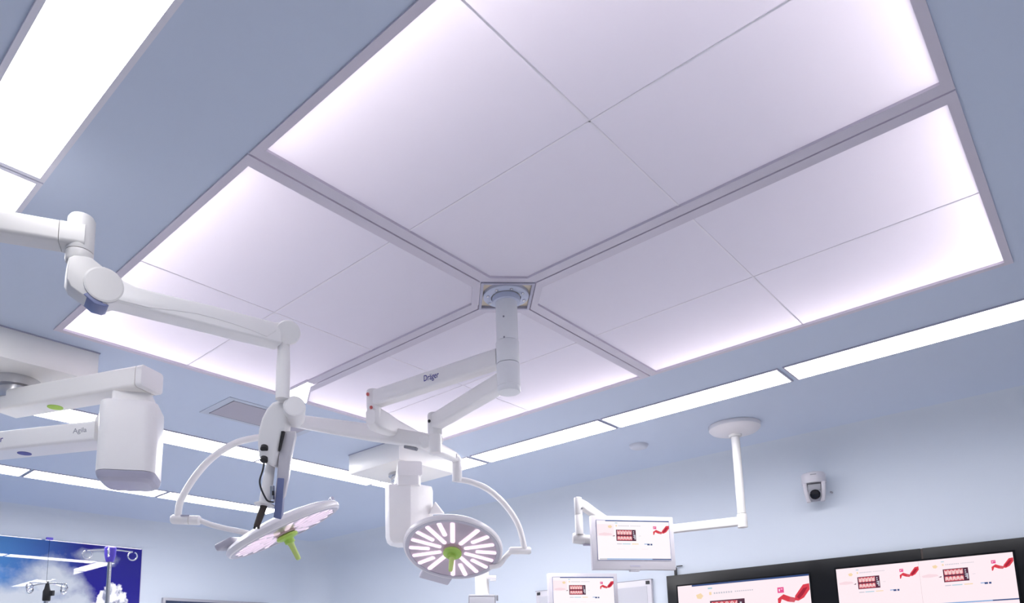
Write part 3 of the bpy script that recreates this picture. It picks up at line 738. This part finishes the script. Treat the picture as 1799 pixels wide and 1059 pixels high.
r2, X2, N2, O2 = desk_monitor(962.7, 1006.5, 5.72, 151/FPX*4.90, 95/FPX*4.92, 'white monitor low at the bottom edge, left of the wall displays', stand=True)
w2 = 151/FPX*4.90; c2 = O2 + X2*w2/2 - N2*.08
b = MB(); b.lathe((c2.x, c2.y, 0), Z, [(.26, 0), (.26, .03), (.05, .06), (.028, .09), (.028, O2.z-.08)], 28); b.build('floor_stand', 'offw', r2)
b = MB(); b.box(c2 + N2*.02 - Z*(.2), (.1, .1, .08), (X2, Z, N2)); b.build('mount', 'offw', r2)

# ------------------------------------------------------------------ display wall on the right wall
XG = XW-.035
yl = onx(1170.5, 1014, XG).y
ztop = (onx(1170.5, 1014, XG).z + onx(1620, 960, XG).z)/2
dw = thing('display_wall', (XW-.02, (yl-1.6)/2, 1.0), 'black glass wall panel holding the large displays at lower right', 'wall panel')
ysm = onx(1619, 970, XG).y
for a, c in ((yl, ysm+.006), (ysm-.006, -1.7)):
    b = MB(); b.bb((XG, c, .75), (XW-.001, a, ztop)); b.bevel(.003, 2); b.build('glass_panel', 'bglass', dw)
b = MB(); b.bb((XG+.004, ysm-.007, .75), (XW-.001, ysm+.007, ztop-.002)); b.build('joint_strip', 'brown', dw)
def wall_display(pl_, pr_, ptop_l, ptop_r, hgt, label, double):
    XS = XG-.001
    A_, B_ = onx(*pl_, XS), onx(*pr_, XS)
    zt5 = (A_.z+B_.z)/2
    w = A_.y-B_.y
    r = thing('wall_display', (XS, (A_.y+B_.y)/2, zt5-hgt), label, 'wall display', 'large displays in the black wall panel')
    b = MB(); b.bb((XS-.004, B_.y-.012, zt5-hgt-.012), (XG+.003, A_.y+.012, zt5+.012)); b.build('bezel', 'bglass', r)
    b = MB(); X = Vector((0, -1, 0)); o = Vector((XS-.006, A_.y, zt5))
    if not double:
        screen_picture(b, o, X, -Z, w, hgt, tint=12)
    else:
        for i in range(2):
            for j in range(2):
                screen_picture(b, o + X*(w/2*i) - Z*(hgt/2*j), X, -Z, w/2*.999, hgt/2*.999, tint=12, bar=False, taskbar=(i == 1))
    b.build('screen', SCR, r, smooth=False, recalc=False)
    return A_, B_, zt5
wall_display((1191, 1031), (1421, 1007), 0, 0, .60, 'wall display with one big web page, beside the left end of the black panel', False)
wall_display((1469, 1000.5), (1779, 969), 0, 0, .60, 'wall display repeating the web page, nearer the right edge', True)
b = MB(); q = onx(1187.5, 1012, XW-.02)
b.bb((q.x-.008, q.y-.010, q.z-.02), (q.x+.008, q.y+.010, q.z+.075))
b.bb((q.x-.006, q.y-.065, q.z+.078), (q.x+.006, q.y-.012, q.z+.086))
b.bevel(.002, 2)
tag(b.build('cable_bracket', 'black'), 'thin black bracket standing on the left end of the black wall panel', 'bracket')

# film viewer board on the right wall behind the low monitor
fv = thing('film_viewer', (XW-.01, 3.70, 1.55), 'grey framed film viewer board on the wall, behind the low monitor', 'film viewer')
zt6 = H0+.692
b = MB(); b.bb((XW-.034, 3.075, 1.50), (XW-.001, 4.325, zt6)); b.bevel(.004, 2); b.build('frame', 'bezel', fv)
b = MB(); b.bb((XW-.037, 3.115, 1.53), (XW-.033, 4.285, zt6-.055)); b.build('panel', 'board', fv)
b = MB(); b.bb((XW-.036, 3.070, zt6-.002), (XW-.001, 4.330, zt6+.003)); b.build('edge_strip', 'camgrey', fv)
for y in (3.105, 4.29):
    b = MB(); b.bb((XW-.040, y-.018, zt6-.040), (XW-.033, y+.018, zt6-.012)); b.build('corner_clip', 'black', fv)

# ------------------------------------------------------------------ PTZ camera on the right wall
pc = onx(1431, 858, XW-.115)
cam_t = thing('wall_camera', (XW-.06, pc.y, pc.z-.1), 'white dome camera with dark lens on the right wall above the displays', 'camera')
zt7 = at(1431, 833, (pc-CAMP).dot(FWD)).z; zmid = at(1431, 850, (pc-CAMP).dot(FWD)).z; zlow = at(1431, 882, (pc-CAMP).dot(FWD)).z
b = MB(); b.lathe((pc.x, pc.y, 0), Z, [(.070, zt7+.010), (.080, zt7+.004), (.083, zt7-.006), (.083, zmid+.004), (.080, zmid)], 36); b.build('body', 'bezel', cam_t)
face = (CAMP - pc); face.z = 0; face.normalize(); sdc = face.cross(Z)
for sgn in (1, -1):
    b = MB(); c = Vector((pc.x, pc.y, 0)) + sdc*.062*sgn
    b.loft([b.rrect(c + Z*z - sdc*sgn*s_, (sdc, face), .030, .125*k, .012) for z, k, s_ in ((zmid+.002, 1, 0), (zmid-.05, .95, .002), (zlow+.02, .6, .012), (zlow, .35, .016))]); b.build('fork', 'bezel', cam_t)
hd_c = Vector((pc.x, pc.y, at(1431, 868, (pc-CAMP).dot(FWD)).z))
b = MB(); b.lathe(hd_c - sdc*.046, sdc, [(.030, 0), (.050, .004), (.056, .02), (.056, .072), (.050, .088), (.030, .092)], 36); b.build('camera_head', 'camgrey', cam_t)
ld = (face - Z*.25).normalized()
b = MB(); b.lathe(hd_c + ld*.03, ld, [(.036, 0), (.036, .036), (.031, .040), (.027, .034), (.001, .030)], 28); b.build('lens', 'lens', cam_t)
b = MB(); b.box(hd_c + face*.048 + Z*.040, (.088, .016, .05), (sdc, face, Z)); b.bevel(.006); b.build('hood', 'camgrey', cam_t)
b = MB(); b.box(Vector((pc.x, pc.y, zt7-.014)) + face*.0835 , (.04, .002, .007), (sdc, face, Z)); b.build('maker_mark', 'greyp', cam_t)
b = MB(); b.bb((pc.x+.03, pc.y-.045, zmid-.02), (XW-.002, pc.y+.045, zt7-.005)); b.bevel(.006); b.build('wall_bracket', 'bezel', cam_t)
b = MB(); b.tube([Vector((XW-.03, pc.y-.085, zmid-.06)), Vector((XW-.001, pc.y-.085, zmid-.06))], .007, 10); b.build('cable_gland', 'camgrey', cam_t)

# ------------------------------------------------------------------ small ceiling fittings
q = onz(1122, 781.5, ZC)
b = MB(); b.lathe((q.x, q.y, 0), Z, [(.045, ZC-.028), (.062, ZC-.022), (.070, ZC-.010), (.072, ZC-.0005)], 36)
tag(b.build('smoke_detector', mat('detector_white', (.60, .63, .70), .5)), 'small round smoke detector on the ceiling beyond the right light row', 'smoke detector')
vt = thing('ceiling_vent', (2.38, 4.0, ZC), 'flat grey ceiling access panel behind the monitor boom head', 'ceiling vent')
vx0, vx1, vy0, vy1 = 2.105, 2.72, 3.865, 4.165
b = MB()
for lo, hi in (((vx0-.045, vy0-.035, ZC-.004), (vx0, vy1+.035, ZC-.0002)), ((vx1, vy0-.035, ZC-.004), (vx1+.045, vy1+.035, ZC-.0002)), ((vx0, vy0-.035, ZC-.004), (vx1, vy0, ZC-.0002)), ((vx0, vy1, ZC-.004), (vx1, vy1+.035, ZC-.0002))): b.bb(lo, hi)
b.build('frame', mat('vent_frame', (.52, .57, .66), .5), vt, smooth=False)
b = MB(); b.bb((vx0+.004, vy0+.004, ZC-.006), (vx1-.004, vy1-.006, ZC-.0015)); b.build('panel', 'vent', vt, smooth=False)
b = MB(); b.bb((vx0, vy1-.006, ZC-.005), (vx1, vy1+.001, ZC-.0015)); b.build('gap', 'dark', vt, smooth=False)

# ------------------------------------------------------------------ mural on the far wall
def mural_material():
    m = bpy.data.materials.new('printed_glass_mural'); m.use_nodes = True; nt = m.node_tree
    bs = nt.nodes['Principled BSDF']; N = nt.nodes.new; Lk = nt.links.new
    tc = N('ShaderNodeTexCoord'); sp = N('ShaderNodeSeparateXYZ'); Lk(tc.outputs['Object'], sp.inputs[0])
    nz = N('ShaderNodeTexNoise'); nz.inputs['Scale'].default_value = 3.2; nz.inputs['Detail'].default_value = 7; nz.inputs['Roughness'].default_value = .55; Lk(tc.outputs['Object'], nz.inputs['Vector'])
    nf = N('ShaderNodeTexNoise'); nf.inputs['Scale'].default_value = 16; nf.inputs['Detail'].default_value = 6; Lk(tc.outputs['Object'], nf.inputs['Vector'])
    def mth(op, a, b=None):
        n = N('ShaderNodeMath'); n.operation = op
        for i, v in enumerate((a, b)):
            if v is None: continue
            if isinstance(v, (int, float)): n.inputs[i].default_value = v
            else: Lk(v, n.inputs[i])
        return n.outputs[0]
    def ell(cx, cz, rx, rz):
        a = mth('POWER', mth('ABSOLUTE', mth('DIVIDE', mth('SUBTRACT', sp.outputs['X'], cx), rx)), 2.)
        c = mth('POWER', mth('ABSOLUTE', mth('DIVIDE', mth('SUBTRACT', sp.outputs['Z'], cz), rz)), 2.)
        return mth('SUBTRACT', 1., mth('SQRT', mth('ADD', a, c)))
    def ramp(v, p0, p1):
        r = N('ShaderNodeMapRange'); r.inputs['From Min'].default_value = p0; r.inputs['From Max'].default_value = p1; Lk(v, r.inputs['Value']); return r.outputs[0]
    def mix(f, a, b):
        n = N('ShaderNodeMix'); n.data_type = 'RGBA'; Lk(f, n.inputs[0])
        for i, v in ((6, a), (7, b)):
            if isinstance(v, tuple): n.inputs[i].default_value = (*v, 1)
            else: Lk(v, n.inputs[i])
        return n.outputs[2]
    base = mix(ramp(sp.outputs['X'], -1.5, -.55), (.07, .24, .52), (.014, .010, .22))
    cl = mth('MAXIMUM', mth('MAXIMUM', ell(-.86, -.42, .36, .30), ell(-.46, -.13, .24, .11)), mth('MAXIMUM', ell(-1.05, -.66, .62, .40), ell(-.72, -.70, .42, .34)))
    cl = mth('ADD', cl, mth('MULTIPLY', mth('SUBTRACT', nz.outputs['Fac'], .5), 1.5))
    col = mix(ramp(cl, .05, .62), base, (.50, .54, .58))
    mt = mth('MAXIMUM', ell(-.27, -.66, .19, .31), ell(-.42, -.90, .36, .34))
    mt = mth('ADD', mt, mth('MULTIPLY', mth('SUBTRACT', nf.outputs['Fac'], .5), .45))
    snow = mix(ramp(nf.outputs['Fac'], .36, .50), (.25, .27, .36), (.92, .90, .92))
    col = mix(ramp(mt, .12, .18), col, snow)
    Lk(col, bs.inputs['Base Color']); bs.inputs['Roughness'].default_value = .35
    bs.inputs['Coat Weight'].default_value = 1.; bs.inputs['Coat Roughness'].default_value = .01; bs.inputs['Coat IOR'].default_value = 1.55; bs.inputs['Specular IOR Level'].default_value = 0
    return m
mm_ = mural_material()
mu = thing('wall_mural', (3.318, YW-.012, 2.729), 'blue glass mural of clouds and a snowy peak on the far left wall', 'mural')
ex = -.898
for a, c in ((0, ex+.002), (ex-.002, -1.80), (-1.804, -2.70), (-2.704, -3.6)):
    b = MB(); b.bb((3.318+c, YW-.016, .3), (3.318+a, YW-.002, 2.729)); b.build('glass_sheet', mm_, mu, smooth=False)
b = MB(); b.bb((3.318+ex-.03, YW-.020, 2.728), (3.318+ex+.03, YW-.001, 2.754)); b.bevel(.002); b.build('clamp', 'purple', mu)
b = MB(); b.bb((3.3185, YW-.018, .3), (3.323, YW-.001, 2.7295)); b.build('edge_trim', 'lav', mu)

# wall screen at the bottom edge, far wall
tv = thing('wall_screen', (4.25, YW-.02, 1.5), 'dark wall screen with grey frame at the bottom edge right of the mural', 'wall screen')
ztv = ony(287, 1049, YW-.05).z; xtv = ony(287, 1049, YW-.05).x
b = MB(); b.bb((xtv, YW-.050, ztv-.75), (xtv+1.30, YW-.002, ztv)); b.bevel(.006, 2); b.build('frame', 'tvf', tv)
b = MB(); b.bb((xtv+.028, YW-.054, ztv-.72), (xtv+1.272, YW-.048, ztv-.032)); b.build('screen', 'tvs', tv)

# ------------------------------------------------------------------ drip stands
def hook_arm(root, c, d, L, rr, drop, m):
    d = Vector(d).normalized()
    e = c + d*L - Z*drop
    pts = [c, c + d*L*.5 - Z*drop*.4, e]
    for k in range(1, 15):
        a = -PI/2 + 2*PI*k/14*.93 + PI
        pts.append(e - Z*rr + d*(rr*math.cos(a+0)) + Z*(rr*math.sin(a)))
    b = MB(); b.tube(pts, .0042, 8); b.build('hook', m, root)
def drip_stand(px, ytop, dep, label, headmat, polemat, rpole, spread, rr, yaw, head):
    q = at(px, ytop, dep)
    r = thing('drip_stand', (q.x, q.y, 0), label, 'drip stand', 'drip stands in front of the mural')
    b = MB(); b.lathe((q.x, q.y, 0), Z, [(rpole, .10), (rpole, q.z-.055)], 18); b.build('pole', polemat, r)
    hb = MB()
    if head == 'cup': hb.lathe((q.x, q.y, 0), Z, [(.020, q.z-.075), (.026, q.z-.06), (.032, q.z-.03), (.034, q.z+.012), (.026, q.z+.02)], 24)
    else:
        hb.lathe((q.x, q.y, 0), Z, [(.019, q.z-.10), (.021, q.z-.095), (.021, q.z-.045), (.015, q.z-.03), (.007, q.z+.012)], 20)
        hb.box(Vector((q.x, q.y, q.z-.055)) + RIGHT*.024, (.03, .02, .03), (RIGHT, FWD, Z))
    hb.build('head', headmat, r)
    for k in range(4):
        a = math.radians(yaw + 90*k)
        hook_arm(r, Vector((q.x, q.y, q.z+.004)), (math.cos(a), math.sin(a), 0), spread, rr, .012, 'chrome')
    b = MB()
    for k in range(5):
        a = 2*PI*k/5; e = Vector((q.x+.28*math.cos(a), q.y+.28*math.sin(a), .035))
        b.tube([Vector((q.x, q.y, .11)), e + Z*.03, e], [.016, .014, .012], 10); b.lathe(e - Vector((0, 0, .01)), Vector((-math.sin(a), math.cos(a), 0)), [(.025, -.012), (.025, .012)], 14)
    b.build('wheel_base', 'camgrey', r)
drip_stand(194, 966, 4.5, 'steel drip stand with purple head and wire hooks before the mural', 'purple', 'steel', .0125, .125, .026, -25, 'cup')
drip_stand(83.5, 1025, 4.2, 'drip stand with black clamp head and wire hooks, left of the purple one', 'black', 'steel', .0125, .120, .021, -62, 'clamp')

# ------------------------------------------------------------------ equipment column behind the right lamp
ec = at(847, 1030, 5.9)
eq = thing('equipment_column', (ec.x, ec.y, 0), 'cream equipment column partly hidden behind the lit lamp, bottom centre', 'equipment column')
zc_ = at(847, 1000, 5.9).z
b = MB(); b.lathe((ec.x, ec.y, 0), Z, [(.30, 0), (.30, .05), (.06, .09), (.056, .12), (.056, zc_), (.045, zc_+.01)], 32); b.build('column', 'warm', eq)
b = MB(); b.box(at(864, 1014, 5.85), (.07, .03, .04), (RIGHT, DOWN, FWD)); b.box(at(866, 1019, 5.85), (.05, .012, .05), (RIGHT, DOWN, FWD)); b.bevel(.004); b.build('side_rail', 'offw', eq)
b = MB(); w_, h_ = 48/FPX*5.75, .30; tp = at(847, 1044, 5.75)
b.box(tp + DOWN*h_/2, (w_, h_, .04), (RIGHT, DOWN, FWD)); b.bevel(.012); b.build('device_screen', 'camgrey', eq)
b = MB(); b.box(tp + DOWN*(h_/2+.012) - FWD*.02, (w_-.018, h_-.018, .006), (RIGHT, DOWN, FWD)); b.bevel(.006); b.build('device_panel', 'board', eq)
b = MB(); b.box(at(873.5, 1050, 5.75), (.016, .045, .03), (RIGHT, DOWN, FWD)); b.bevel(.004); b.build('side_knob', 'camgrey', eq)

# ------------------------------------------------------------------ world, camera, view
w = bpy.data.worlds.new('room_world'); scn.world = w; w.use_nodes = True
w.node_tree.nodes['Background'].inputs[0].default_value = (.6, .68, .8, 1); w.node_tree.nodes['Background'].inputs[1].default_value = .2
cd = bpy.data.cameras.new('camera'); co = bpy.data.objects.new('camera', cd); COL.objects.link(co)
cd.sensor_fit = 'HORIZONTAL'; cd.sensor_width = 36; cd.lens = 36*FPX/1799
cd.shift_x = (899.5-CX)/1799; cd.shift_y = (CY-529.5)/1799
cd.clip_start = .02; cd.clip_end = 60
mw = Matrix((( RIGHT.x, -DOWN.x, -FWD.x, 0), (RIGHT.y, -DOWN.y, -FWD.y, 0), (RIGHT.z, -DOWN.z, -FWD.z, H0), (0, 0, 0, 1)))
co.matrix_world = mw
scn.camera = co
vs = scn.view_settings
vs.view_transform = 'Standard'; vs.look = 'None'; vs.gamma = 1; vs.exposure = 0.69; vs.use_curve_mapping = False
try:
    scn.cycles.max_bounces = 14; scn.cycles.diffuse_bounces = 8; scn.cycles.transmission_bounces = 10; scn.cycles.glossy_bounces = 4
except Exception: pass
